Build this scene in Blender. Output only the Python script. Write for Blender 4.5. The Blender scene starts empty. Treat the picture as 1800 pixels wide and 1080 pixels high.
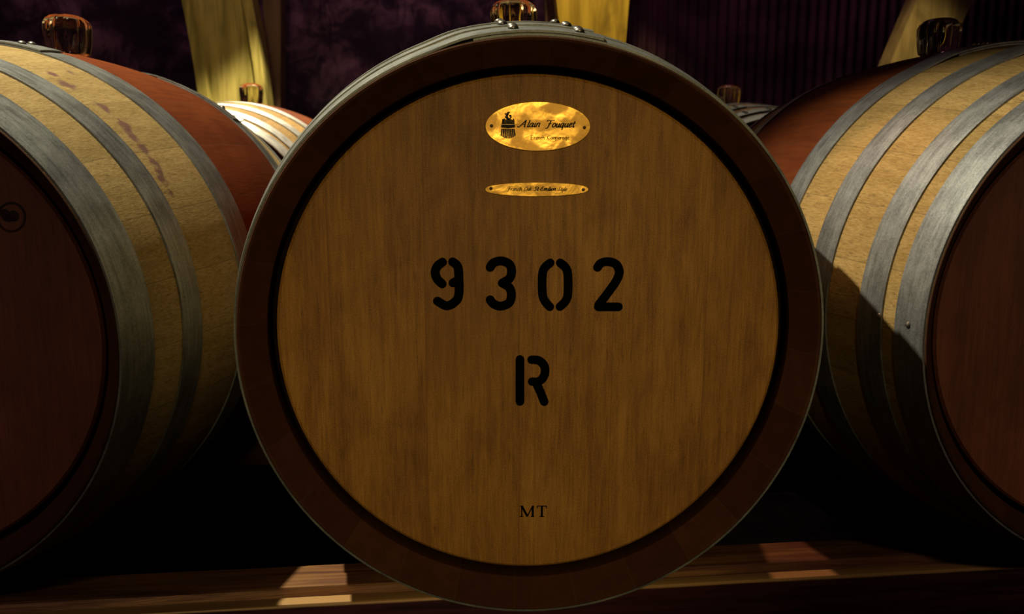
import bpy, bmesh, math, random
from mathutils import Vector, Matrix

random.seed(7)
scn = bpy.context.scene
C = scn.collection
R = math.radians
PI = math.pi

# ------------------------------------------------------------------ camera
CZ = 0.90                       # camera height above the floor
F_PX, PITCH, YAW = 1431.05, 0.1770, 0.0310
cam_data = bpy.data.cameras.new('camera')
cam_data.sensor_width = 36.0
cam_data.lens = F_PX / 1800 * 36
cam_data.clip_start = 0.02
cam_data.dof.use_dof = True
cam_data.dof.focus_distance = 0.93
cam_data.dof.aperture_fstop = 7.0
cam = bpy.data.objects.new('camera', cam_data)
cam.location = (0, 0, CZ)
cam.rotation_euler = (PI/2 - PITCH, 0, -YAW)
C.objects.link(cam)
scn.camera = cam

# ------------------------------------------------------------------ view, world
scn.view_settings.view_transform = 'Standard'
scn.view_settings.look = 'None'
scn.view_settings.exposure = 0.0
scn.view_settings.gamma = 1.0
scn.view_settings.use_curve_mapping = False
w = bpy.data.worlds.new('world')
scn.world = w
w.use_nodes = True
w.node_tree.nodes['Background'].inputs[0].default_value = (0.30, 0.16, 0.22, 1)
w.node_tree.nodes['Background'].inputs[1].default_value = 0.0

# ------------------------------------------------------------------ lamps of the cellar, with added fills
def spot(name, loc, target, power, size, blend, color, rad=0.03):
    d = bpy.data.lights.new(name, 'SPOT')
    d.energy = power; d.spot_size = R(size); d.spot_blend = blend
    d.color = color; d.shadow_soft_size = rad
    o = bpy.data.objects.new(name, d)
    o.location = loc
    v = Vector(target) - Vector(loc)
    o.rotation_euler = v.to_track_quat('-Z', 'Y').to_euler()
    C.objects.link(o)
    return o

def area(name, loc, target, power, sx, sy, color):
    d = bpy.data.lights.new(name, 'AREA')
    d.shape = 'RECTANGLE'; d.size = sx; d.size_y = sy
    d.energy = power; d.color = color
    o = bpy.data.objects.new(name, d)
    o.location = loc
    v = Vector(target) - Vector(loc)
    o.rotation_euler = v.to_track_quat('-Z', 'Y').to_euler()
    C.objects.link(o)
    return o

# downlight above the front row, over the left-hand barrel
spot('downlight_front', (-0.87, 0.888, CZ+1.42), (-0.68, 0.38, 0), 200, 101, 0.28, (1, 0.92, 0.72), 0.015)
# downlight over the rear row: hits the rear left barrel and the foot of the curved post
spot('downlight_rear', (-0.70, 2.80, CZ+1.20), (-0.70, 2.43, 0), 210, 77, 0.14, (1, 0.88, 0.60), 0.03)
spot('downlight_rear', (0.74, 2.80, CZ+1.20), (0.74, 2.43, 0), 9, 70, 0.3, (1, 0.88, 0.62), 0.03)  # weak lamp added to lift the dim rear right barrel and its bung
# weak reddish downlight over the gap before the right-hand barrel
spot('downlight_right', (0.43, 1.12, CZ+1.10), (0.41, 0.96, CZ-0.52), 30, 16, 0.4, (1, 0.56, 0.36), 0.02)
# three fill lamps added behind the camera, one aimed at each front head
spot('head_fill', (0.05, -2.35, CZ+0.75), (0.05, 0.8, CZ-0.20), 130, 16.4, 0.9, (1, 0.77, 0.38), 0.06)
spot('head_fill', (-2.05, -1.30, CZ+0.70), (-0.80, 0.86, CZ-0.20), 26, 22, 0.9, (1, 0.72, 0.52), 0.06)
spot('head_fill', (2.10, -1.30, CZ+0.70), (0.84, 0.88, CZ-0.20), 32, 22, 0.9, (1, 0.74, 0.50), 0.06)
# unseen fill lamps added to brighten the posts and the rear wall
spot('post_fill', (0.35, 2.35, CZ+1.3), (0.40, 3.18, CZ+0.4), 42, 40, 0.6, (1, 0.84, 0.42), 0.05)
spot('post_fill', (1.45, 2.45, CZ+1.2), (1.60, 3.18, CZ+0.25), 32, 34, 0.8, (1, 0.80, 0.40), 0.05)
spot('post_fill', (-0.95, 2.35, CZ+1.3), (-0.97, 3.18, CZ+0.45), 7, 34, 0.8, (0.95, 0.92, 0.40), 0.05)
area('wall_fill', (-0.4, 2.7, CZ+1.5), (-0.4, 3.6, CZ+0.3), 4.0, 3.0, 0.2, (0.85, 0.42, 0.80))

# ------------------------------------------------------------------ node materials
class NT:
    def __init__(self, name):
        self.m = bpy.data.materials.new(name)
        self.m.use_nodes = True
        self.t = self.m.node_tree
        self.b = self.t.nodes['Principled BSDF']
    def n(self, typ, **kw):
        x = self.t.nodes.new(typ)
        for k, v in kw.items(): setattr(x, k, v)
        return x
    def lk(self, a, b): self.t.links.new(a, b)
    def put(self, sock, v):
        if hasattr(v, 'is_output'): self.lk(v, sock)
        else: sock.default_value = v
    def math(self, op, a, b=0.0, clamp=False):
        x = self.n('ShaderNodeMath', operation=op); x.use_clamp = clamp
        self.put(x.inputs[0], a); self.put(x.inputs[1], b)
        return x.outputs[0]
    def obj(self): return self.n('ShaderNodeTexCoord').outputs['Object']
    def sep(self, v):
        x = self.n('ShaderNodeSeparateXYZ'); self.lk(v, x.inputs[0]); return x.outputs
    def noise(self, v, scale=(1, 1, 1), detail=4, rough=0.55, dist=0.0, loc=(0, 0, 0)):
        mp = self.n('ShaderNodeMapping')
        mp.inputs['Scale'].default_value = scale; mp.inputs['Location'].default_value = loc
        self.lk(v, mp.inputs['Vector'])
        x = self.n('ShaderNodeTexNoise')
        x.inputs['Scale'].default_value = 1; x.inputs['Detail'].default_value = detail
        x.inputs['Roughness'].default_value = rough; x.inputs['Distortion'].default_value = dist
        self.lk(mp.outputs[0], x.inputs['Vector'])
        return x.outputs['Fac']
    def step(self, v, a, b):
        x = self.n('ShaderNodeMapRange'); x.interpolation_type = 'SMOOTHSTEP'
        self.put(x.inputs[0], v); x.inputs[1].default_value = a; x.inputs[2].default_value = b
        return x.outputs[0]
    def mix(self, f, a, b, mode='MIX'):
        x = self.n('ShaderNodeMix', data_type='RGBA', blend_type=mode)
        self.put(x.inputs[0], f)
        for s, v in ((x.inputs[6], a), (x.inputs[7], b)):
            if hasattr(v, 'is_output'): self.lk(v, s)
            else: s.default_value = (*v, 1) if len(v) == 3 else v
        return x.outputs[2]
    def white(self, v):
        x = self.n('ShaderNodeTexWhiteNoise', noise_dimensions='1D'); self.lk(v, x.inputs['W']); return x.outputs['Value']
    def bump(self, h, strength=0.3, dist=0.002):
        x = self.n('ShaderNodeBump'); x.inputs['Strength'].default_value = strength; x.inputs['Distance'].default_value = dist
        self.lk(h, x.inputs['Height']); self.lk(x.outputs[0], self.b.inputs['Normal'])
    def out(self, col, rough=0.7, metal=0.0, spec=0.3):
        self.put(self.b.inputs['Base Color'], col if hasattr(col, 'is_output') else (*col, 1))
        self.put(self.b.inputs['Roughness'], rough)
        self.put(self.b.inputs['Metallic'], metal)
        self.b.inputs['Specular IOR Level'].default_value = spec
        return self.m

def mat_stave(name, bilge, seed, n_staves=28, light=(0.44, 0.322, 0.135), dark=(0.27, 0.182, 0.065),
              red=(0.215, 0.055, 0.011), chime=(0.070, 0.026, 0.012), stains=()):
    k = NT(name); o = k.obj(); x, y, z = k.sep(o)
    ang = k.math('DIVIDE', k.math('ARCTAN2', x, z), 2*PI)
    a = k.math('MULTIPLY', k.math('ADD', ang, 1.0), n_staves)
    a = k.math('ADD', a, seed*0.37)
    fr = k.math('FRACT', a); idx = k.math('ADD', k.math('FLOOR', a), seed*13.0)
    rnd = k.white(idx)
    shift = k.n('ShaderNodeCombineXYZ'); k.lk(k.math('MULTIPLY', rnd, 3.0), shift.inputs[1])
    ov = k.n('ShaderNodeVectorMath', operation='ADD'); k.lk(o, ov.inputs[0]); k.lk(shift.outputs[0], ov.inputs[1])
    v = ov.outputs[0]
    g1 = k.noise(v, (560, 36, 560), 4, 0.7)
    g2 = k.noise(v, (70, 5, 70), 4, 0.6, 0.6)
    f = k.math('ADD', k.math('MULTIPLY', k.step(g1, 0.38, 0.66), 0.6), k.math('MULTIPLY', k.step(g2, 0.35, 0.7), 0.4))
    col = k.mix(f, dark, light)
    col = k.mix(1.0, col, k.mix(rnd, (0.74, 0.72, 0.66), (1.12, 1.1, 1.08)), 'MULTIPLY')
    # short dark pores
    p = k.step(k.noise(v, (480, 30, 480), 3, 0.6, 0.3, (3, 1, 2)), 0.56, 0.68)
    col = k.mix(k.math('MULTIPLY', p, 0.6), col, (0.12, 0.075, 0.03))
    # wine splashes
    if stains:
        m = None
        nz = k.noise(o, (120, 120, 120), 3)
        for (sx, sy, sz, r) in stains:
            d = k.n('ShaderNodeVectorMath', operation='DISTANCE'); k.lk(o, d.inputs[0]); d.inputs[1].default_value = (sx, sy, sz)
            q = k.math('ADD', d.outputs['Value'], k.math('MULTIPLY', k.math('SUBTRACT', nz, 0.5), 0.022))
            s = k.math('SUBTRACT', 1.0, k.step(q, r*0.25, r))
            m = s if m is None else k.math('MAXIMUM', m, s)
        col = k.mix(k.math('MULTIPLY', m, 0.75), col, (0.09, 0.035, 0.045))
    # red wine-stained bilge
    rn = k.noise(o, (9, 4, 9), 4, 0.6)
    rg = k.noise(v, (150, 9, 150), 4, 0.6)
    rc = k.mix(k.step(rn, 0.3, 0.75), (red[0]*0.62, red[1]*0.5, red[2]*0.6), red)
    rc = k.mix(k.math('MULTIPLY', k.step(rg, 0.45, 0.7), 0.5), rc, (red[0]*0.45, red[1]*0.4, red[2]*0.4))
    rc = k.mix(1.0, rc, k.mix(rnd, (0.75, 0.72, 0.7), (1.15, 1.12, 1.1)), 'MULTIPLY')
    ay = k.math('ABSOLUTE', y)
    col = k.mix(k.math('LESS_THAN', ay, bilge), col, rc)
    # chime ends are stained dark
    rr = k.math('SQRT', k.math('ADD', k.math('MULTIPLY', x, x), k.math('MULTIPLY', z, z)))
    inside = k.math('MULTIPLY', k.math('GREATER_THAN', ay, 0.40), k.math('LESS_THAN', rr, 0.2934))
    cn = k.noise(v, (60, 60, 60), 4)
    cc = k.mix(cn, (chime[0]*0.6, chime[1]*0.6, chime[2]*0.6), (chime[0]*1.3, chime[1]*1.25, chime[2]*1.2))
    cc = k.mix(1.0, cc, k.mix(rnd, (0.8, 0.78, 0.75), (1.15, 1.15, 1.1)), 'MULTIPLY')
    inside = k.math('MAXIMUM', inside, k.math('GREATER_THAN', ay, 0.4738))
    col = k.mix(inside, col, cc)
    seam = k.math('ADD', k.math('LESS_THAN', fr, 0.008), k.math('GREATER_THAN', fr, 0.992))
    col = k.mix(k.math('MULTIPLY', seam, 0.4), col, (0.08, 0.05, 0.025))
    k.bump(k.math('SUBTRACT', g1, seam), 0.25, 0.0012)
    return k.out(col, 0.78, 0.0, 0.10)

def mat_head(name, base, dark, seed=0.0, plank=0.098, contrast=1.0):
    k = NT(name); o = k.obj(); x, y, z = k.sep(o)
    a = k.math('DIVIDE', k.math('ADD', x, 5.0 + seed*0.031), plank)
    idx = k.math('ADD', k.math('FLOOR', a), seed*7.0); fr = k.math('FRACT', a)
    rnd = k.white(idx)
    shift = k.n('ShaderNodeCombineXYZ'); k.lk(k.math('MULTIPLY', rnd, 4.0), shift.inputs[2])
    ov = k.n('ShaderNodeVectorMath', operation='ADD'); k.lk(o, ov.inputs[0]); k.lk(shift.outputs[0], ov.inputs[1])
    v = ov.outputs[0]
    g1 = k.noise(v, (420, 60, 22), 4, 0.7)
    g2 = k.noise(v, (75, 20, 4.5), 5, 0.6, 0.8)
    g3 = k.noise(v, (16, 10, 7), 4, 0.6, 1.2)
    fine = k.noise(o, (900, 400, 700), 2, 0.7)
    f = k.math('ADD', k.math('MULTIPLY', k.step(g1, 0.33, 0.68), 0.30), k.math('MULTIPLY', k.step(g2, 0.32, 0.7), 0.22))
    f = k.math('ADD', f, k.math('MULTIPLY', k.step(g3, 0.32, 0.66), 0.26))
    f = k.math('ADD', f, k.math('MULTIPLY', k.step(fine, 0.34, 0.66), 0.34))
    blot = k.noise(v, (9, 6, 5), 5, 0.65, 1.0, (7, 0, 3))
    f = k.math('MULTIPLY', f, k.math('ADD', 0.72, k.math('MULTIPLY', k.step(blot, 0.3, 0.7), 0.42)))
    spk = k.noise(o, (1500, 600, 1100), 1, 0.5)
    f = k.math('ADD', f, k.math('MULTIPLY', k.math('SUBTRACT', spk, 0.5), 0.9), True)
    col = k.mix(f, dark, base)
    col = k.mix(1.0, col, k.mix(rnd, (0.86, 0.84, 0.8), (1.08, 1.08, 1.05)), 'MULTIPLY')
    seam = k.math('ADD', k.math('LESS_THAN', fr, 0.006), k.math('GREATER_THAN', fr, 0.994))
    col = k.mix(k.math('MULTIPLY', seam, 0.35), col, dark)
    # dark flecks
    p = k.step(k.noise(v, (300, 60, 30), 3, 0.6, 0.3, (2, 5, 1)), 0.62, 0.72)
    col = k.mix(k.math('MULTIPLY', p, 0.35*contrast), col, (dark[0]*0.6, dark[1]*0.6, dark[2]*0.6))
    rr = k.math('SQRT', k.math('ADD', k.math('MULTIPLY', x, x), k.math('MULTIPLY', z, z)))
    k.bump(g1, 0.12, 0.0008)
    return k.out(col, 0.62, 0.0, 0.3)

def mat_hoop(name, base=(0.235, 0.24, 0.213), seed=0.0):
    k = NT(name); o = k.obj(); x, y, z = k.sep(o)
    ang = k.math('ARCTAN2', x, z)
    cv = k.n('ShaderNodeCombineXYZ'); k.lk(ang, cv.inputs[0]); k.lk(y, cv.inputs[1]); cv.inputs[2].default_value = seed
    n1 = k.noise(cv.outputs[0], (5, 160, 1), 4, 0.6)
    n2 = k.noise(o, (26, 26, 26), 5, 0.65)
    n3 = k.noise(o, (420, 420, 420), 2, 0.6)
    f = k.math('ADD', k.math('MULTIPLY', n1, 0.4), k.math('MULTIPLY', n2, 0.35))
    f = k.math('ADD', f, k.math('MULTIPLY', n3, 0.25))
    col = k.mix(k.step(f, 0.33, 0.68), tuple(c*0.5 for c in base), tuple(min(1, c*1.35) for c in base))
    rs = k.step(k.noise(o, (14, 40, 14), 4, 0.6, 0, (4, 4, 4)), 0.60, 0.75)
    col = k.mix(k.math('MULTIPLY', rs, 0.4), col, (0.15, 0.11, 0.12))
    k.bump(n3, 0.12, 0.0006)
    return k.out(col, k.math('ADD', 0.42, k.math('MULTIPLY', n2, 0.25)), 0.78, 0.4)

def mat_simple(name, col, rough=0.6, metal=0.0, scale=40, var=0.35, spec=0.3, bump=0.0):
    k = NT(name); o = k.obj()
    n = k.noise(o, (scale,)*3, 4)
    c = k.mix(k.step(n, 0.3, 0.7), tuple(v*(1-var) for v in col), tuple(min(1, v*(1+var)) for v in col))
    if bump: k.bump(n, bump, 0.002)
    return k.out(c, rough, metal, spec)

def mat_brass(name, seed):
    k = NT(name); o = k.obj(); x, y, z = k.sep(o)
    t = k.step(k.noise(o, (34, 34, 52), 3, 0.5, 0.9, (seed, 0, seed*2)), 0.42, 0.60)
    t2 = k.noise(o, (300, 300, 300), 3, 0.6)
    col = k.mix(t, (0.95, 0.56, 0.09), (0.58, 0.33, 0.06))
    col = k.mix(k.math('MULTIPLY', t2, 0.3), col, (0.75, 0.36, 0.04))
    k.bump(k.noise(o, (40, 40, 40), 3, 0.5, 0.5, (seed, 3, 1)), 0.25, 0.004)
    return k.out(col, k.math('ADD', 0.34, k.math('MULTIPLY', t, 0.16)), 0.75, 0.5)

def mat_glass(name):
    k = NT(name)
    b = k.b
    b.inputs['Base Color'].default_value = (0.95, 0.87, 0.62, 1)
    b.inputs['Roughness'].default_value = 0.03
    b.inputs['IOR'].default_value = 1.48
    b.inputs['Transmission Weight'].default_value = 1.0
    k.bump(k.noise(k.obj(), (60, 60, 25), 2), 0.08, 0.002)
    return k.m

def mat_post(name, a, b, seed=0.0):
    k = NT(name); o = k.obj()
    g = k.noise(o, (26, 26, 2.2), 5, 0.6, 0.5, (seed, 0, 0))
    s = k.noise(o, (7, 7, 5), 4, 0.6, 0.8, (seed, seed, 0))
    col = k.mix(k.step(g, 0.32, 0.68), a, b)
    col = k.mix(k.math('MULTIPLY', k.step(s, 0.5, 0.72), 0.65), col, (a[0]*0.5, a[1]*0.5, a[2]*0.5))
    k.bump(g, 0.2, 0.003)
    return k.out(col, 0.7, 0.0, 0.25)

def mat_beam(name):
    k = NT(name); o = k.obj()
    g = k.noise(o, (3.5, 70, 70), 5, 0.65, 0.4)
    s = k.noise(o, (5, 14, 14), 4, 0.6)
    col = k.mix(k.step(g, 0.33, 0.66), (0.075, 0.026, 0.012), (0.25, 0.115, 0.035))
    col = k.mix(k.math('MULTIPLY', k.step(s, 0.45, 0.7), 0.6), col, (0.10, 0.020, 0.016))
    k.bump(g, 0.35, 0.003)
    return k.out(col, 0.65, 0.0, 0.3)

def mat_stone(name):
    k = NT(name); o = k.obj()
    n = k.noise(o, (3.2, 3.2, 4.5), 6, 0.62, 0.6)
    n2 = k.noise(o, (11, 11, 6), 5, 0.65, 0.8)
    f = k.math('MULTIPLY', k.step(n, 0.42, 0.68), k.step(n2, 0.35, 0.65))
    col = k.mix(f, (0.035, 0.022, 0.035), (0.34, 0.19, 0.22))
    k.bump(n2, 0.5, 0.02)
    return k.out(col, 0.85, 0.0, 0.2)

M_glass = mat_glass('bung_glass')
M_paint = mat_simple('black_stencil_paint', (0.0022, 0.0020, 0.0020), 0.9, spec=0.0)
M_ink = mat_simple('engraved_black', (0.012, 0.009, 0.006), 0.6, spec=0.2)
M_rivet = mat_simple('rivet_steel', (0.24, 0.22, 0.18), 0.38, 0.85, 300, 0.3)
M_screw = mat_simple('dark_nail', (0.05, 0.035, 0.02), 0.5, 0.6, 200)
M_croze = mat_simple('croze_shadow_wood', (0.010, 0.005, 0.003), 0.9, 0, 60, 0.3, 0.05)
M_beam = mat_beam('stained_rack_timber')
def mat_board(name, ztop):
    k = NT(name); o = k.obj(); x, y, z = k.sep(o)
    g = k.noise(o, (4, 80, 80), 5, 0.65, 0.4)
    col = k.mix(k.step(g, 0.33, 0.66), (0.016, 0.004, 0.005), (0.05, 0.011, 0.013))
    pale_edge = k.step(k.math('ADD', z, k.math('MULTIPLY', g, 0.004)), ztop-0.004, ztop-0.001)      # paler brown along the top edge
    col = k.mix(pale_edge, col, (0.42, 0.24, 0.09))
    return k.out(col, 0.7, 0.0, 0.12)
M_hoop = [mat_hoop('galvanised_hoop', seed=1.0), mat_hoop('galvanised_hoop_grey', (0.27, 0.27, 0.25), 5.0)]

# ------------------------------------------------------------------ mesh helpers
class MB:
    def __init__(self): self.v = []; self.f = []
    def add(self, vs, fs):
        b = len(self.v); self.v += [tuple(p) for p in vs]
        self.f += [tuple(i+b for i in q) for q in fs]
    def box(self, x0, x1, y0, y1, z0, z1):
        vs = [(x, y, z) for x in (x0, x1) for y in (y0, y1) for z in (z0, z1)]
        self.add(vs, [(0, 1, 3, 2), (4, 6, 7, 5), (0, 4, 5, 1), (2, 3, 7, 6), (0, 2, 6, 4), (1, 5, 7, 3)])
    def build(self, name, mat, parent=None, smooth=True, bevel=0.0, loc=None, merge=True):
        me = bpy.data.meshes.new(name)
        me.from_pydata(self.v, [], self.f)
        bm = bmesh.new(); bm.from_mesh(me)
        if merge: bmesh.ops.remove_doubles(bm, verts=bm.verts, dist=1e-6)
        if bevel:
            bmesh.ops.bevel(bm, geom=list(bm.edges), offset=bevel, segments=2, affect='EDGES', profile=0.6)
        bmesh.ops.recalc_face_normals(bm, faces=bm.faces)
        if smooth:
            for f in bm.faces: f.smooth = True
            for e in bm.edges:
                if len(e.link_faces) == 2 and e.calc_face_angle(0) > R(32): e.smooth = False
        bm.to_mesh(me); bm.free()
        me.materials.append(mat)
        o = bpy.data.objects.new(name, me)
        if parent: o.parent = parent
        if loc: o.location = loc
        C.objects.link(o)
        return o

def tag(o, label=None, cat=None, group=None, kind=None):
    for a, b in (('label', label), ('category', cat), ('group', group), ('kind', kind)):
        if b: o[a] = b
    return o

def empty(name, loc, rz=0.0, label=None, cat=None, group=None):
    o = bpy.data.objects.new(name, None); o.empty_display_size = 0.1
    o.location = loc; o.rotation_euler = (0, 0, rz); C.objects.link(o)
    return tag(o, label, cat, group)

def at(px, py, Y):
    """the point at depth Y seen at this place of the picture (for measuring the plaque, digits and posts)"""
    dx, dy = (px-900)/F_PX, (py-540)/F_PX
    cp, sp = math.cos(PITCH), math.sin(PITCH)
    y = dy*cp + sp; z = -dy*sp + cp
    x = dx*math.cos(YAW) + z*math.sin(YAW); z = -dx*math.sin(YAW) + z*math.cos(YAW)
    return (x*Y/z, Y, CZ - y*Y/z)

# ------------------------------------------------------------------ barrels
HB, RB, RH = 0.475, 0.3546, 0.2944          # half length, bilge radius, head radius
HEAD_Y = -HB + 0.035
def rad(y): return RB - (RB-RH)*(y/HB)**2

def revolve(prof, n=160, closed=False):
    vs, fs = [], []
    m = len(prof)
    for i in range(n):
        a = 2*PI*i/n; s, c = math.sin(a), math.cos(a)
        for (r, y) in prof: vs.append((r*s, y, r*c))
    for i in range(n):
        j = (i+1) % n
        for q in range(m if closed else m-1):
            p = (q+1) % m
            fs.append((i*m+q, j*m+q, j*m+p, i*m+p))
    return vs, fs

def staves_mesh():
    b = MB()
    ys = [HB*(-1 + 2*i/40) for i in range(41)]
    outer = [(rad(y), y) for y in ys]
    outer[0] = (RH, -HB+0.0008); outer[-1] = (RH, HB-0.0008)
    end = [(RH-0.001, HB), (RH-0.0035, HB), (RH-0.0045, HB-0.0012), (0.2712, HB-0.028), (0.2712, HB-0.06)]
    inn = [(rad(y)-0.027, y) for y in [HB*(0.8 - 1.6*i/12) for i in range(13)]]
    start = [(r, -y) for r, y in reversed(end)]
    b.add(*revolve(outer + end + inn + start, 168, True))
    return b

def head_mesh(front=True):
    b = MB(); s = 1 if front else -1
    prof = [(0.0001, s*HEAD_Y), (0.12, s*HEAD_Y), (0.2605, s*HEAD_Y), (0.2635, s*(HEAD_Y+0.0025)), (0.2635, s*(HEAD_Y+0.0245)), (0.0001, s*(HEAD_Y+0.0245))]
    b.add(*revolve(prof, 128, True))
    return b

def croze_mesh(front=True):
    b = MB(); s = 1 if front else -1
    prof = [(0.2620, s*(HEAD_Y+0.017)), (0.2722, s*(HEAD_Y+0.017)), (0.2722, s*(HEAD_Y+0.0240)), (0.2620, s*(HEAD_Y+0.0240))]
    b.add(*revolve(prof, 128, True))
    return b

def hoop_mesh(y0, y1, end_phi, overlap, th=0.0027):
    """flat iron strip bent round the staves, its two ends lapped over each other"""
    b = MB()
    tot = 360 + overlap; step = 2.0; n = int(tot/step)
    m = 4; ys = [y0 + (y1-y0)*i/(m-1) for i in range(m)]
    ring = 2*m
    vs, fs = [], []
    for i in range(n+1):
        u = i*tot/n                                  # 0 = inner end ... tot = outer end
        a = R(end_phi - tot + u)
        ramp = max(0.0, min(1.0, (u - (360-9))/9.0)); ramp = ramp*ramp*(3-2*ramp)
        off = 0.0002 + ramp*(th + 0.0003)
        s, c = math.sin(a), math.cos(a)
        lo = [(rad(y)+off, y) for y in ys]
        hi = [(rad(y)+off+th - (0.0005 if k in (0, m-1) else 0), y) for k, y in reversed(list(enumerate(ys)))]
        for (r, y) in lo + hi: vs.append((r*s, y, r*c))
    for i in range(n):
        for q in range(ring):
            p = (q+1) % ring
            fs.append((i*ring+q, (i+1)*ring+q, (i+1)*ring+p, i*ring+p))
    fs.append(tuple(range(ring))); fs.append(tuple(reversed(range(n*ring, n*ring+ring))))
    b.add(vs, fs)
    return b

def dome(rx, h, n=14, k=5):
    prof = [(rx*1.0, 0.0)] + [(rx*math.cos(t*PI/2/k), h*(0.15+0.85*math.sin(t*PI/2/k))) for t in range(k)] + [(0.0002, h)]
    vs, fs = [], []
    for i in range(n):
        a = 2*PI*i/n
        for (r, z) in prof: vs.append((r*math.cos(a), r*math.sin(a), z))
    m = len(prof)
    for i in range(n):
        j = (i+1) % n
        for q in range(m-1): fs.append((i*m+q, j*m+q, j*m+q+1, i*m+q+1))
    return vs, fs

def on_barrel(verts, phi, y, off):
    """place a little shape (z up) radially on the barrel skin"""
    a = R(phi); s, c = math.sin(a), math.cos(a)
    r0 = rad(y) + off
    return [((r0+z)*s + x*c, y+yy, (r0+z)*c - x*s) for x, yy, z in verts]

def rivet(parent, phi, y, off, rx=0.0052, h=0.0042):
    b = MB(); vs, fs = dome(rx, h); b.add(on_barrel(vs, phi, y, off), fs)
    return b.build('rivet', M_rivet, parent)

def nail(parent, phi, y, off):
    b = MB()
    vs, fs = dome(0.0034, 0.003, 10, 3); b.add(on_barrel(vs, phi, y, off), fs)
    return b.build('hoop_nail', M_rivet, parent)

AX = (0, 0, RB)                           # axis height above the barrel's base
HOOPS8 = [(0.0015, 0.0431), (0.0645, 0.1039), (0.1666, 0.2086), (0.2835, 0.3299)]
HOOPS6 = [(0.0015, 0.0557), (0.1127, 0.1532), (0.2697, 0.3240)]

def barrel(loc, yaw, hoops, mats, label, lap, group='oak wine barrels lying on the rack', rivets=True, rear_rivets=True):
    """loc = base point under the bilge; mats = stave, head, hoop; lap = per front hoop (end angle, overlap, rivet angles)"""
    t = empty('wine_barrel', loc, -yaw, label, 'barrel', group)
    staves_mesh().build('staves', mats[0], t, loc=AX)
    h = head_mesh(True).build('head', mats[1], t, loc=AX)
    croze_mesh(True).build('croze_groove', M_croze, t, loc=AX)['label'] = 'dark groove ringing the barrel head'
    head_mesh(False).build('rear_head', mats[1], t, loc=AX)
    hs = []
    for i, (a, c) in enumerate(hoops):
        end, ovl, rv = lap[i]
        o = hoop_mesh(-HB+a, -HB+c, end, ovl).build('hoop', mats[2], t, loc=AX)
        if rivets:
            for ph in rv:
                for fy in ((0.3, 0.72) if c-a > 0.03 else (0.5,)):
                    rivet(o, ph, -HB+a+(c-a)*fy, 0.0056)
        hs.append(o)
    for i, (a, c) in enumerate(hoops):
        end, ovl, rv = lap[i]
        o = hoop_mesh(HB-c, HB-a, end+25, ovl).build('hoop', mats[2], t, loc=AX)
        if rear_rivets:
            for ph in rv[:1]: rivet(o, ph+25, HB-(a+c)/2, 0.0056)
    return t, h, hs

def bung(loc, tilt, label, scale=1.0, spin=0.0):
    """clear stopper with fluted sides and a domed top"""
    n, lobes = 120, 9
    outer = [(0.0255, 0.0), (0.0285, 0.002), (0.0295, 0.010), (0.0308, 0.024), (0.0315, 0.036), (0.0312, 0.043),
             (0.0285, 0.0490), (0.0235, 0.0535), (0.0165, 0.0560), (0.0095, 0.0566), (0.0040, 0.0560), (0.0002, 0.0556)]
    b = MB()
    def shell(prof, amp, flip):
        vs, fs = [], []; m = len(prof)
        for i in range(n):
            a = 2*PI*i/n
            for (r, z) in prof:
                wgt = max(0.0, min(1.0, z/0.012))*max(0.0, min(1.0, (0.0575-z)/0.010))
                rr = r*(1 + amp*wgt*(abs(math.cos(lobes*a/2+spin))**0.7*2-1.2))
                vs.append((rr*math.cos(a), rr*math.sin(a), z))
        for i in range(n):
            j = (i+1) % n
            for q in range(m-1):
                f = (i*m+q, j*m+q, j*m+q+1, i*m+q+1)
                fs.append(f[::-1] if flip else f)
        if not flip: fs.append(tuple(i*m for i in range(n))[::-1])
        b.add(vs, fs)
    shell(outer, 0.075, False)
    o = b.build('barrel_bung', M_glass, smooth=True)
    o.location = loc; o.rotation_euler = (0, tilt, 0); o.scale = (scale,)*3
    return tag(o, label, 'bung', 'clear bungs standing on the barrels')

def surf(phi, s, r_add=0.0):
    y = -HB+s; r = rad(y)+r_add
    return (r*math.sin(R(phi)), y, r*math.cos(R(phi)))

stain_at = [(27.6, .1919, .007), (26.9, .2354, .007), (31.7, .1819, .014), (39.8, .1895, .012), (45.2, .1897, .012), (46.8, .187, .009),
            (48.4, .184, .012), (51.6, .1817, .011), (55.4, .1805, .011), (57.6, .178, .009), (59.4, .1736, .011), (62.5, .173, .007)]
stains_L = [(*surf(p, s), r*1.15) for p, s, r in stain_at]

MS_C = mat_stave('oak_staves_centre', 0.149, 2.0)
MS_L = mat_stave('oak_staves_spotted', 0.17, 0.58, 26, stains=stains_L)
MS_R = mat_stave('oak_staves_golden', 0.165, 3.1, 28, light=(0.50, 0.34, 0.13), dark=(0.30, 0.19, 0.06))
MH_C = mat_head('oak_head_brown', (0.45, 0.215, 0.036), (0.125, 0.046, 0.007), 0.3)
MH_L = mat_head('oak_head_wine_dark', (0.34, 0.105, 0.048), (0.13, 0.037, 0.022), 2.0)
MH_R = mat_head('oak_head_red_brown', (0.38, 0.125, 0.05), (0.14, 0.044, 0.022), 4.0)

def base(x, yf, drop, yaw):
    return (x + HB*math.sin(yaw), yf + HB*math.cos(yaw), CZ - drop - RB)

LC, YC = base(0.0449, 0.7991, 0.1778, 0.0), 0.0
LL, YL = base(-0.6879, 0.8634, 0.1899, 0.0140), 0.0140
LR, YR = base(0.7802, 0.8816, 0.1832, -0.0459), -0.0459

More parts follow.
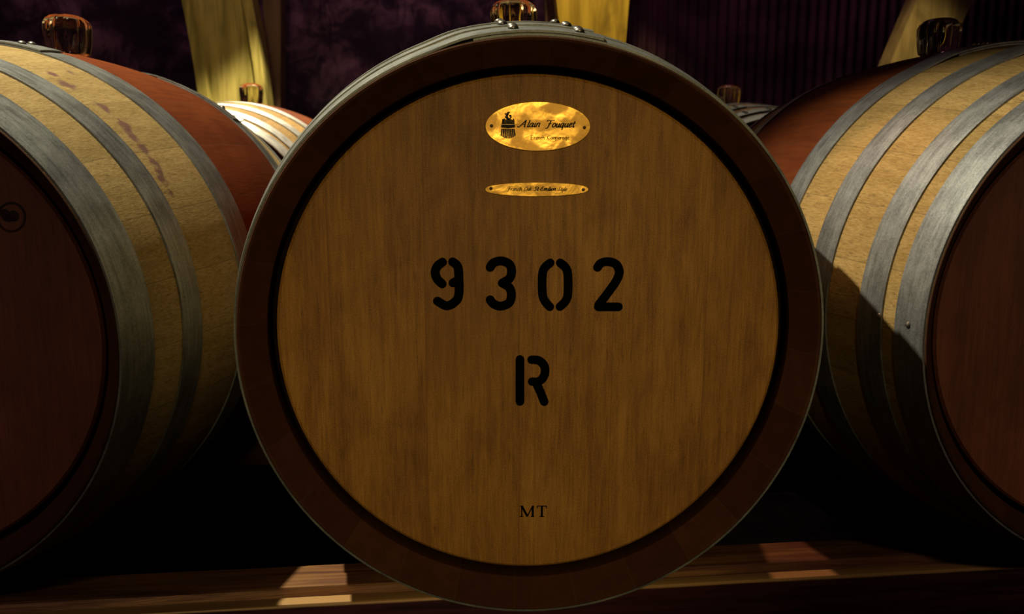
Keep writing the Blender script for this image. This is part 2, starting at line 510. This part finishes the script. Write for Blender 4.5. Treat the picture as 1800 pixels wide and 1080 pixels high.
lapC = [(13.0, 24, (-3.5, 8.5)), (12.0, 24, (-5.0, 7.0)), (11.0, 24, (-5.0, 6.0)), (10, 24, (-6.0, 5.5))]
lapL = [(-40, 24, (-44, -56)), (-30, 24, (-34, -46)), (16.5, 24, (11.0, -1.0))]
lapR = [(-20+60, 24, (45, 30)), (20, 24, (15, 4)), (12, 24, (8, -3)), (6.0, 24, (1.0, -10.0))]

bC, headC, hoopsC = barrel(LC, YC, HOOPS8, (MS_C, MH_C, M_hoop[0]),
    'oak wine barrel with brass plaques and stencilled 9302 R, in the middle', lapC)
bL, headL, hoopsL = barrel(LL, YL, HOOPS6, (MS_L, MH_L, M_hoop[0]),
    'front left oak barrel with purple wine spots between its grey hoops', lapL)
bR, headR, hoopsR = barrel(LR, YR, HOOPS8, (MS_R, MH_R, M_hoop[1]),
    'front right oak barrel with four grey hoops and a slanting shadow', lapR)
nail(hoopsR[1], -89.5, -HB+0.0665, 0.0028)
nail(hoopsR[0], -89.8, -HB+0.0225, 0.0028)

# ------------------------------------------------------------------ stencils, plaques and lettering on the middle barrel
def loc_on_head(px, py, lift=0.0):
    x, y, z = at(px, py, LC[1] - HB + 0.035 - lift)
    return (x - LC[0], z - (LC[2] + RB))

def smooth_line(pts, sub=8):
    if len(pts) < 3: return pts
    out = []
    P = [pts[0]] + list(pts) + [pts[-1]]
    for i in range(1, len(P)-2):
        p0, p1, p2, p3 = P[i-1], P[i], P[i+1], P[i+2]
        for k in range(sub):
            t = k/sub
            out.append(tuple(0.5*((2*p1[d]) + (-p0[d]+p2[d])*t + (2*p0[d]-5*p1[d]+4*p2[d]-p3[d])*t*t + (-p0[d]+3*p1[d]-3*p2[d]+p3[d])*t**3) for d in (0, 1)))
    out.append(pts[-1])
    return out

def stroke(mb, pts, width, y, th=0.0003, caps=True):
    """a painted stroke: pts in head x,z; width number or function of direction angle"""
    n = len(pts); L = []; Rr = []
    for i, p in enumerate(pts):
        a = pts[max(0, i-1)]; c = pts[min(n-1, i+1)]
        dx, dz = c[0]-a[0], c[1]-a[1]; l = math.hypot(dx, dz) or 1e-9
        wd = width(math.atan2(dz, dx)) if callable(width) else width
        nx, nz = -dz/l*wd/2, dx/l*wd/2
        L.append((p[0]+nx, p[1]+nz)); Rr.append((p[0]-nx, p[1]-nz))
    loop = list(L)
    if caps:
        w0 = math.hypot(L[-1][0]-Rr[-1][0], L[-1][1]-Rr[-1][1])/2
        a0 = math.atan2(L[-1][1]-pts[-1][1], L[-1][0]-pts[-1][0])
        loop += [(pts[-1][0]+w0*math.cos(a0-PI*k/6), pts[-1][1]+w0*math.sin(a0-PI*k/6)) for k in range(1, 6)]
    loop += Rr[::-1]
    if caps:
        w0 = math.hypot(L[0][0]-Rr[0][0], L[0][1]-Rr[0][1])/2
        a0 = math.atan2(Rr[0][1]-pts[0][1], Rr[0][0]-pts[0][0])
        loop += [(pts[0][0]+w0*math.cos(a0-PI*k/6), pts[0][1]+w0*math.sin(a0-PI*k/6)) for k in range(1, 6)]
    m = len(loop)
    # triangulated strip for the face
    vs = [(x, y-th, z) for x, z in L] + [(x, y-th, z) for x, z in Rr]
    fs = [(i, i+1, n+i+1, n+i) for i in range(n-1)]
    mb.add(vs, fs)
    if caps:
        k0 = n; endfan = loop[n-1:n+7]; stfan = loop[n+5+n-1:] + [loop[0]]
        for fan, ctr in ((endfan, pts[-1]), (stfan, pts[0])):
            vv = [(ctr[0], y-th, ctr[1])] + [(x, y-th, z) for x, z in fan]
            mb.add(vv, [(0, i, i+1) for i in range(1, len(fan))])
    side = [(x, y-th, z) for x, z in loop] + [(x, y, z) for x, z in loop]
    mb.add(side, [(i, (i+1) % m, m+(i+1) % m, m+i) for i in range(m)])

def disc(mb, c, rx, rz, y, th, n=24, power=2.0, y_round=0.0):
    vs = []
    for i in range(n):
        a = 2*PI*i/n; ca, sa = math.cos(a), math.sin(a)
        vs.append((c[0]+rx*math.copysign(abs(ca)**(2/power), ca), c[1]+rz*math.copysign(abs(sa)**(2/power), sa)))
    V = [(x, y-th, z) for x, z in vs] + [(x, y, z) for x, z in vs]
    mb.add(V, [tuple(range(n)), tuple(reversed(range(n, 2*n)))] + [(i, (i+1) % n, n+(i+1) % n, n+i) for i in range(n)])

PXM = (LC[1]-HB+0.035)/F_PX*1.0           # metres per pixel on the head (near the axis)

def stencil_figure(name, lines, w_px):
    b = MB()
    for q, ln in enumerate(lines):
        p = [loc_on_head(720+u/3.376, 420+v/3.376) for u, v in ln]
        pp = smooth_line(p)
        stroke(b, pp, w_px*PXM*1.03, HEAD_Y, 0.0003+0.00008*q)
    return b.build(name, M_paint, headC, smooth=False)

stencil_figure('stencilled_nine', [[(195, 139), (166, 162), (152, 198), (164, 238), (193, 268)],
                                   [(256, 137), (282, 160), (291, 200), (292, 330), (268, 375), (220, 398), (165, 370)],
                                   [(258, 262), (286, 248)]], 15.8)
stencil_figure('stencilled_three', [[(478, 170), (498, 143), (545, 132), (590, 150), (605, 190), (593, 235), (550, 263)],
                                    [(556, 266), (592, 290), (604, 335), (590, 380), (540, 400), (498, 386), (478, 362)]], 15.8)
stencil_figure('stencilled_zero', [[(834, 143), (802, 172), (788, 215), (788, 322), (802, 368), (832, 404)],
                                   [(894, 143), (926, 172), (939, 215), (939, 325), (925, 370), (892, 403)]], 15.4)
stencil_figure('stencilled_two', [[(1115, 170), (1135, 145), (1180, 136), (1225, 152), (1244, 195), (1230, 243), (1185, 310), (1122, 392)],
                                  [(1120, 404), (1239, 404)]], 15.6)
stencil_figure('stencilled_letter_r', [[(655, 716), (655, 967)],
                                       [(724, 718), (765, 722), (795, 748), (804, 785), (792, 825), (762, 848), (727, 848)],
                                       [(752, 858), (774, 905), (799, 968)]], 15.6)
# small MT mark
b = MB()
def mt(u, v): return loc_on_head(880+u/16.36, 870+v/16.36)
for ln, wpx in (([(607, 330), (607, 630)], 2.2), ([(612, 330), (768, 625)], 4.2), ([(768, 625), (920, 325)], 2.2), ([(922, 325), (922, 628)], 4.0),
                ([(553, 332), (640, 332)], 1.6), ([(550, 630), (650, 630)], 1.6), ([(862, 630), (968, 630)], 1.6), ([(905, 332), (968, 332)], 1.6),
                ([(1185, 325), (1185, 625)], 4.0), ([(1048, 330), (1322, 330)], 2.0), ([(1054, 330), (1054, 390)], 1.8), ([(1317, 330), (1317, 392)], 1.8),
                ([(1115, 628), (1252, 628)], 1.6)):
    stroke(b, [mt(*p) for p in ln], wpx*PXM, HEAD_Y, 0.0002, False)
b.build('burned_letters', M_paint, headC, smooth=False)

# pen alphabet: x-height 1, ascender about 1.75, descender -0.7
GL = {
 'A': (1.9, [[(-.15, .25), (-.1, 0), (.2, 0), (.7, .8), (1.25, 1.7)], [(1.25, 1.7), (1.28, .8), (1.38, .05), (1.6, .1)], [(.55, .65), (1.3, .7)]]),
 'F': (1.5, [[(.0, 1.40), (.15, 1.66), (.9, 1.62), (1.75, 1.74)], [(.85, 1.6), (.78, .8), (.66, 0), (.4, -.3), (.1, -.2)], [(.48, .8), (1.25, .86)]]),
 'f': (1.15, [[(.15, 1.65), (.15, .0)], [(.15, 1.62), (1.0, 1.62)], [(.15, .85), (.8, .85)], [(-.02, 0), (.34, 0)]]),
 'O': (1.55, [[(.8, 1.6), (.3, 1.35), (.1, .7), (.35, .05), (.8, .05), (1.2, .6), (1.2, 1.25), (.8, 1.6), (.6, 1.3)]]),
 'S': (1.3, [[(1.1, 1.35), (.85, 1.65), (.45, 1.5), (.45, 1.1), (.85, .75), (.9, .3), (.5, 0), (.05, .2)]]),
 'E': (1.4, [[(1.15, 1.4), (.85, 1.65), (.45, 1.45), (.5, 1.0), (.85, .88)], [(.85, .88), (.3, .72), (.1, .3), (.4, 0), (.85, .05), (1.15, .35)]]),
 'C': (1.3, [[(1.15, 1.3), (.8, 1.62), (.3, 1.35), (.1, .75), (.3, .1), (.75, 0), (1.2, .35)]]),
 'a': (1.0, [[(.72, .85), (.45, 1), (.12, .65), (.12, .2), (.35, .0), (.62, .3), (.75, .98)], [(.75, .98), (.68, .3), (.76, .02), (.98, .2)]]),
 'c': (.8, [[(.68, .8), (.42, 1), (.12, .6), (.15, .15), (.4, 0), (.75, .25)]]),
 'e': (.82, [[(.12, .45), (.6, .62), (.6, .95), (.35, .98), (.1, .55), (.18, .1), (.42, 0), (.78, .28)]]),
 'g': (1.0, [[(.72, .85), (.45, 1), (.12, .65), (.12, .2), (.35, .0), (.62, .3), (.75, .98)], [(.75, .98), (.72, -.3), (.45, -.7), (.1, -.5)]]),
 'h': (1.0, [[(.12, 1.7), (.12, .02)], [(.14, .6), (.42, 1), (.68, .85), (.68, .1), (.9, .12)]]),
 'i': (.5, [[(.2, 1.0), (.18, .12), (.34, .0), (.5, .2)], [(.22, 1.42), (.25, 1.5)]]),
 'k': (.95, [[(.12, 1.7), (.12, .02)], [(.7, .95), (.2, .5), (.55, .4), (.68, .05), (.9, .12)]]),
 'l': (.5, [[(.2, 1.7), (.18, .15), (.34, .0), (.5, .2)]]),
 'm': (1.55, [[(.12, .98), (.12, .02)], [(.14, .6), (.4, 1), (.62, .85), (.62, .02)], [(.64, .6), (.92, 1), (1.16, .85), (1.16, .1), (1.4, .12)]]),
 'n': (1.0, [[(.12, .98), (.12, .02)], [(.14, .6), (.42, 1), (.68, .85), (.68, .1), (.9, .12)]]),
 'o': (.92, [[(.45, 1), (.14, .7), (.14, .25), (.42, 0), (.74, .3), (.74, .75), (.45, 1)]]),
 'p': (1.0, [[(.12, .98), (.12, -.65)], [(.14, .7), (.42, 1), (.74, .7), (.72, .25), (.42, 0), (.14, .25)]]),
 'q': (1.0, [[(.72, .85), (.45, 1), (.12, .65), (.12, .2), (.35, .0), (.62, .3), (.75, .98)], [(.75, .98), (.72, -.65)]]),
 'r': (.75, [[(.12, .98), (.12, .02)], [(.14, .6), (.36, .95), (.66, .92)]]),
 't': (.7, [[(.28, 1.5), (.25, .15), (.42, .0), (.62, .2)], [(-.05, 1), (.66, 1)]]),
 'u': (1.0, [[(.15, .98), (.14, .25), (.36, .0), (.66, .35), (.72, .98)], [(.72, .98), (.7, .15), (.86, .02), (.98, .18)]]),
 'y': (.95, [[(.12, .98), (.2, .2), (.5, .1), (.72, .98)], [(.72, .98), (.6, -.3), (.25, -.7), (.0, -.5)]]),
 '-': (.6, [[(.1, .55), (.5, .55)]]), ' ': (.55, []),
}
def pen_text(mb, text, x0, x1, base_px, xh_px, wmax, wmin, slant, y, nib=R(55), lift=0.0, drop=0.0):
    """letters drawn with a broad pen between picture columns x0..x1 on the head plane"""
    adv = sum(GL[c][0] for c in text)
    k = (x1-x0)/adv; cx = 0.0
    for c in text:
        wd, lines = GL[c]
        for ln in lines:
            pts = []
            for (gx, gy) in smooth_line(ln, 6):
                px = x0 + (cx+gx)*k + slant*gy*xh_px
                py = base_px - gy*xh_px + drop*(cx/adv)
                pts.append(loc_on_head(px, py, lift))
            stroke(mb, pts, lambda a: (wmin + (wmax-wmin)*abs(math.sin(a-nib+PI/2-R(35))))*PXM, y, 0.00012, False)
        cx += wd

def plaque(name, c_px, rx_px, rz_px, power, seed, holes, label):
    b = MB(); n = 96
    c = loc_on_head(*c_px)
    rx, rz = rx_px*PXM*1.0, rz_px*PXM*1.0
    def rim(k, y):
        out = []
        for i in range(n):
            a = 2*PI*i/n; ca, sa = math.cos(a), math.sin(a)
            out.append((c[0]+(rx-k)*math.copysign(abs(ca)**(2/power[0]), ca), y, c[1]+(rz-k)*math.copysign(abs(sa)**(2/power[1]), sa)))
        return out
    V = rim(0, HEAD_Y) + rim(0, HEAD_Y-0.0009) + rim(0.0007, HEAD_Y-0.0014)
    fs = [(i, (i+1) % n, n+(i+1) % n, n+i) for i in range(n)] + [(n+i, n+(i+1) % n, 2*n+(i+1) % n, 2*n+i) for i in range(n)]
    fs += [tuple(range(2*n, 3*n)), tuple(reversed(range(n)))]
    b.add(V, fs)
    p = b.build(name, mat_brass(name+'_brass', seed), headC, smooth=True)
    p['label'] = label
    for h in holes:
        q = MB(); hx, hz = loc_on_head(*h)
        vs, fs = dome(0.0017, 0.0007, 12, 3)
        q.add([(hx+x, HEAD_Y-0.0014-z, hz+yy) for x, yy, z in vs], fs)
        q.build('nail', M_screw, p)
    return p

TOP = 0.0014
p1 = plaque('oval_plaque', (945.5, 222.5), 91, 42, (2, 2), 1.7, [(864, 221.5), (1027, 224.5)], 'oval brass plaque with cooper emblem')
b = MB()
pen_text(b, 'Alain', 911, 949, 223.4, 7.2, 2.3, 1.0, 0.38, HEAD_Y-TOP, lift=TOP)
pen_text(b, 'Fouquet', 958, 1010, 223.8, 7.2, 2.3, 1.15, 0.38, HEAD_Y-TOP, lift=TOP)
b.build('engraved_name', M_ink, p1, smooth=False)
b = MB()
pen_text(b, 'french', 933, 958.5, 245.2, 4.2, 1.15, 0.6, 0.0, HEAD_Y-TOP, lift=TOP)
pen_text(b, 'Cooperage', 962, 1001, 245.2, 4.2, 1.15, 0.6, 0.0, HEAD_Y-TOP, lift=TOP)
b.build('engraved_trade', M_ink, p1, smooth=False)
# emblem: a half-built barrel over a fire
b = MB()
def em(u, v): return loc_on_head(860+u/18, 190+v/18, TOP)
def poly(mb, pts, y, th=0.00012):
    n = len(pts)
    V = [(x, y-th, z) for x, z in pts] + [(x, y, z) for x, z in pts]
    mb.add(V, [tuple(range(n))] + [(i, (i+1) % n, n+(i+1) % n, n+i) for i in range(n)])
ye = HEAD_Y-TOP
xt = [410, 455, 505, 552, 600, 650, 700, 745, 795]
xm = [388, 435, 490, 545, 598, 652, 706, 758, 808]
xb = [345, 405, 465, 530, 595, 660, 725, 785, 845]
for i in range(8):
    g = 5
    ztop = 345 - 18*math.sin(i*1.9)
    poly(b, [em(xt[i]+1, ztop), em(xt[i+1]-1, ztop+6), em(xm[i+1], 510), em(xm[i], 510)], ye)
    sag = lambda x: 970 - 110*((x-595)/250)**2
    poly(b, [em(xm[i]-6+g, 655), em(xm[i+1]-2-g, 655), em(xb[i+1]-g, sag(xb[i+1])), em(xb[i]+g, sag(xb[i]))], ye)
poly(b, [em(380, 520), em(812, 520), em(818, 618), em(600, 640), em(372, 618)], ye)
for ln, wp in (([(600, 360), (520, 290), (560, 230), (515, 180)], 2.6), ([(610, 350), (570, 260), (600, 190), (575, 160), (640, 138)], 2.6),
               ([(620, 360), (690, 290), (640, 240), (685, 235)], 2.4)):
    stroke(b, smooth_line([em(*q) for q in ln]), wp*PXM, ye, 0.00012, True)
b.build('engraved_emblem', M_ink, p1, smooth=False)

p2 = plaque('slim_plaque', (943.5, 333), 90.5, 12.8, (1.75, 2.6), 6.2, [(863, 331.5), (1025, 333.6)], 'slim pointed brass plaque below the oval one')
b = MB()
pen_text(b, 'French', 890.5, 917, 335.2, 4.1, 1.2, 0.55, 0.36, HEAD_Y-TOP, lift=TOP)
pen_text(b, 'Oak', 921, 934, 335.2, 4.1, 1.2, 0.55, 0.36, HEAD_Y-TOP, lift=TOP)
pen_text(b, 'St-Emilion', 938, 977, 335.4, 4.3, 1.9, 0.8, 0.30, HEAD_Y-TOP, lift=TOP)
pen_text(b, 'Style', 980, 996, 335.6, 4.1, 1.1, 0.55, 0.36, HEAD_Y-TOP, lift=TOP)
b.build('engraved_style', M_ink, p2, smooth=False)

# round burned mark on the left barrel's head
b = MB()
hy = LL[1] - 0.44*math.cos(YL)
def on_left(px, py):
    # point on the left head plane in its own x,z
    d = Vector(at(px, py, 1.0)) - Vector((0, 0, CZ))
    nrm = Vector((math.sin(YL), math.cos(YL), 0))
    p0 = Vector(LL) + nrm*(-0.44) + Vector((0, 0, RB))
    t = (p0 - Vector((0, 0, CZ))).dot(nrm)/d.dot(nrm)
    q = Vector((0, 0, CZ)) + d*t - p0
    return (q.x*math.cos(YL) - q.y*math.sin(YL), q.z)
ring = [on_left(20+24*math.cos(a), 382+25*math.sin(a)) for a in [2*PI*i/40 for i in range(41)]]
stroke(b, ring, 0.0026, HEAD_Y, 0.0002, False)
for (cx, cy, rx, rz) in ((9, 377, 8, 9), (24, 380, 9, 9), (16, 386, 10, 4)):
    disc(b, on_left(cx, cy), rx*0.00066, rz*0.00066, HEAD_Y, 0.0002)
b.build('burned_round_mark', mat_simple('scorched_wood', (0.045, 0.016, 0.010), 0.8), headL, smooth=False)

# ------------------------------------------------------------------ bungs of the front row
def bung_on(bl, yaw, phi, label, scale=1.0, spin=0.0):
    x = RB*math.sin(R(phi)); z = RB*math.cos(R(phi))
    return bung((bl[0]+x*math.cos(yaw), bl[1]-x*math.sin(yaw), bl[2]+RB+z), R(phi)*0.25, label, scale, spin)
bung_on(LC, YC, -0.5, 'clear fluted bung on top of the middle barrel', 1.06, 0.3)
bung_on(LL, YL, 5.2, 'clear fluted bung glowing amber on the front left barrel', 1.05, 0.9)
bung_on(LR, YR, -3.8, 'clear fluted bung on the front right barrel, before a leaning post', 1.0, 1.4)

# ------------------------------------------------------------------ rear row
XBL, YBL = -0.7063, 2.533
XBR, YBR = 0.7402, 2.538
DROPB = 0.185
MS_BL = mat_stave('oak_staves_rear', 0.165, 5.2, 28, light=(0.60, 0.38, 0.15), dark=(0.36, 0.22, 0.08))
M_hoopb = mat_hoop('galvanised_hoop_bright', (0.50, 0.48, 0.44), 9.0)
lapB = [(22, 24, (16, 5)), (2, 24, (-3, -14)), (-8, 24, (-12, -22)), (-20, 24, (-22, -33))]
LBL = (XBL, YBL, CZ-DROPB-RB); LBR = (XBR, YBR, CZ-DROPB-RB)
barrel(LBL, 0.03, HOOPS8, (MS_BL, MH_L, M_hoopb), 'brightly lit barrel of the rear row behind the left barrel', lapB, rear_rivets=False)
barrel(LBR, -0.02, HOOPS8, (MS_BL, MH_R, M_hoop[0]), 'dim barrel of the rear row behind the right barrel', lapB, rear_rivets=False)
bung_on(LBL, 0.0, 0.8, 'dark bung on the rear left barrel in front of the curved post', 1.05, 0.2)
bung_on(LBR, 0.0, 0.0, 'small golden bung on the dim rear right barrel', 1.05, 0.7)

# ------------------------------------------------------------------ timber racks
def rack(y_front_at, slope, x0, x1, top, depth, y_rear, rear_drop, label, group=None):
    t = empty('barrel_rack', (0, y_front_at, 0), math.atan(slope), label, 'rack', group)
    c = math.cos(math.atan(slope))
    b = MB(); b.box(x0, x1, 0.0, 0.017, top-0.115, top-0.012); b.build('front_board', mat_board('painted_board', top-0.012), t, bevel=0.002)
    b = MB(); b.box(x0, x1, 0.0195, depth, top-0.115, top); b.build('beam', M_beam, t, bevel=0.003)
    b = MB(); b.box(x0, x1, y_rear, y_rear+0.09, top-0.115, top-rear_drop)
    rb = b.build('beam', M_beam, t, bevel=0.003)
    rb.rotation_euler = (0, 0, -math.atan(slope))
    for x in (x0+0.18, x1-0.26):
        for y in (0.016, y_rear+0.01):
            b = MB(); b.box(x, x+0.08, y, y+0.07, 0, top-0.115-(rear_drop if y > 0.1 else 0)+0.004); b.build('leg', M_beam, t, bevel=0.003)
        b = MB(); b.box(x+0.015, x+0.065, 0.092, y_rear+0.01, 0.10, 0.16); b.build('side_rail', M_beam, t, bevel=0.003)
    return t
RACK_TOP = CZ - 0.5205
rack(0.9394, 0.0716, -1.55, 1.65, RACK_TOP, 0.075, 0.72, 0.003, 'dark red timber rack under the front three barrels')
rack(2.22, 0.0, -1.45, 1.5, CZ-DROPB-0.346, 0.09, 0.54, 0.0, 'timber rack under the rear row of barrels')

# ------------------------------------------------------------------ posts against the rear wall
def curved_post(name, edge_l, edge_r, Y, depth, mat, label, lip=0.0, ext=0.0):
    """bent timber: left and right picture edges (at depth Y) from top to bottom, given real thickness"""
    b = MB()
    Lp = [at(px, py, Y) for px, py in edge_l]; Rp = [at(px, py, Y) for px, py in edge_r]
    n = len(Lp)
    cols = []
    for l, r in zip(Lp, Rp):
        w = Vector(r) - Vector(l)
        l = Vector(l); r = Vector(r)
        if lip:
            u = w.normalized()*0.035; v = w.normalized()*0.012
            f = [l, l+u, l+u+v+Vector((0, lip, 0)), r-u-v+Vector((0, lip, 0)), r-u, r]
        else:
            f = [l, l+w*0.5, r]
        f = f + [r+Vector((0, depth, 0)), l+Vector((0, depth, 0))]
        cols.append(f)
    m = len(cols[0])
    vs = [tuple(p) for f in cols for p in f]
    fs = [(i*m+q, i*m+(q+1) % m, (i+1)*m+(q+1) % m, (i+1)*m+q) for i in range(n-1) for q in range(m)]
    fs += [tuple(range(m)), tuple(reversed(range((n-1)*m, n*m)))]
    b.add(vs, fs)
    o = b.build(name, mat)
    return tag(o, label, 'post')

def ext_edges(l0, l1, r0, r1, bend=0.0, y0=-420, y1=1010, n=24):
    """straight or gently bent edges through two points each, carried up and down"""
    L, Rr = [], []
    for i in range(n+1):
        y = y0 + (y1-y0)*i/n
        def ex(a, c):
            t = (y-a[1])/(c[1]-a[1])
            tb = max(t, -1.4)
            return a[0] + (c[0]-a[0])*t - bend*(tb*(tb-1.0) + (2*tb-1)*(t-tb))
        L.append((ex(l0, l1), y)); Rr.append((ex(r0, r1), y))
    return L, Rr
MP_L = mat_post('olive_post_timber', (0.15, 0.122, 0.018), (0.36, 0.285, 0.07), 1.0)
MP_C = mat_post('golden_post_timber', (0.30, 0.18, 0.012), (0.58, 0.37, 0.03), 3.0)
MP_R = mat_post('tan_post_timber', (0.26, 0.18, 0.06), (0.44, 0.32, 0.12), 6.0)
MP_D = mat_post('brown_post_timber', (0.09, 0.05, 0.025), (0.16, 0.09, 0.045), 8.0)
YP = 3.18
l, r = ext_edges((319, 0), (351, 190), (443, 0), (469, 180), 9, -825, 680)
curved_post('timber_post', l, r, YP, 0.10, MP_L, 'curved olive timber post with raised edges behind the rear left barrel', lip=0.02)
l, r = ext_edges((978, 0), (986, 65), (1106, 0), (1099, 85), 0, -825, 680)
curved_post('timber_post', l, r, YP, 0.10, MP_C, 'golden timber post rising behind the middle barrel')
l, r = ext_edges((1612, 0), (1565, 111), (1712, 0), (1660, 100), -1, -825, 680)
curved_post('timber_post', l, r, YP, 0.10, MP_R, 'tan timber post leaning right behind the right bung')
l, r = ext_edges((462, 0), (464, 180), (493, 0), (493, 180), 0, -780, 655)
curved_post('square_post', l, r, YP+0.14, 0.08, MP_D, 'narrow dark brown post just right of the curved post')
l, r = ext_edges((958, 0), (960, 65), (984, 0), (984, 65), 0, -780, 655)
curved_post('square_post', l, r, YP+0.14, 0.08, MP_D, 'narrow dark brown post behind the golden post')

# ------------------------------------------------------------------ room shell
def struct(name, mb, mat, smooth=False):
    o = mb.build(name, mat, smooth=smooth); o['kind'] = 'structure'; return o
M_floor = mat_simple('cellar_floor', (0.0025, 0.0015, 0.002), 0.95, 0, 12, 0.4, 0.0, 0.3)
M_dark = mat_simple('cellar_plaster', (0.07, 0.045, 0.055), 0.85, 0, 6, 0.4, 0.2, 0.3)
XW, YW0, YW1, ZH = 2.9, -2.6, 3.62, 3.0
b = MB(); b.box(-XW, XW, YW0, YW1, -0.1, 0.0); struct('floor', b, M_floor)
b = MB(); b.box(-XW, XW, YW0, YW1, ZH, ZH+0.1); struct('ceiling', b, M_dark)
b = MB(); b.box(-XW-0.1, -XW, YW0, YW1, 0, ZH); struct('wall_left', b, M_dark)
b = MB(); b.box(XW, XW+0.1, YW0, YW1, 0, ZH); struct('wall_right', b, M_dark)
b = MB(); b.box(-XW, XW, YW0-0.1, YW0, 0, ZH); struct('wall_front', b, M_dark)
# rough stone rear wall
from mathutils import noise as mnoise
b = MB(); nx, nz = 150, 80
vs = []
for j in range(nz+1):
    for i in range(nx+1):
        x = -XW + 2*XW*i/nx; z = ZH*j/nz
        d = 0.035*mnoise.noise((x*3.1, z*3.1, 1.0)) + 0.02*mnoise.noise((x*8, z*6, 4.0))
        vs.append((x, YW1 + 0.05 - abs(d)*0.9, z))
fs = [(j*(nx+1)+i, j*(nx+1)+i+1, (j+1)*(nx+1)+i+1, (j+1)*(nx+1)+i) for j in range(nz) for i in range(nx)]
b.add(vs, fs)
wall = struct('wall_back', b, mat_stone('rough_stone'), True)
# corrugated sheet over its right half
b = MB(); vs = []; n = 600; x0, x1 = 0.42, XW
for i in range(n+1):
    x = x0 + (x1-x0)*i/n
    y = YW1 - 0.02 + 0.007*math.sin(2*PI*x/0.043)
    vs += [(x, y, 0.0), (x, y, ZH)]
for i in range(n+1):
    x, y, z = vs[2*i]; vs += [(x, y+0.002, 0.0), (x, y+0.002, ZH)]
fs = [(2*i, 2*i+2, 2*i+3, 2*i+1) for i in range(n)]
k = 2*(n+1)
fs += [(k+2*i, k+2*i+1, k+2*i+3, k+2*i+2) for i in range(n)]
fs += [(0, 1, k+1, k), (2*n, k+2*n, k+2*n+1, 2*n+1)]
b.add(vs, fs)
struct('trim_1', b, mat_simple('corrugated_sheet', (0.115, 0.048, 0.062), 0.6, 0.2, 5, 0.6), True)
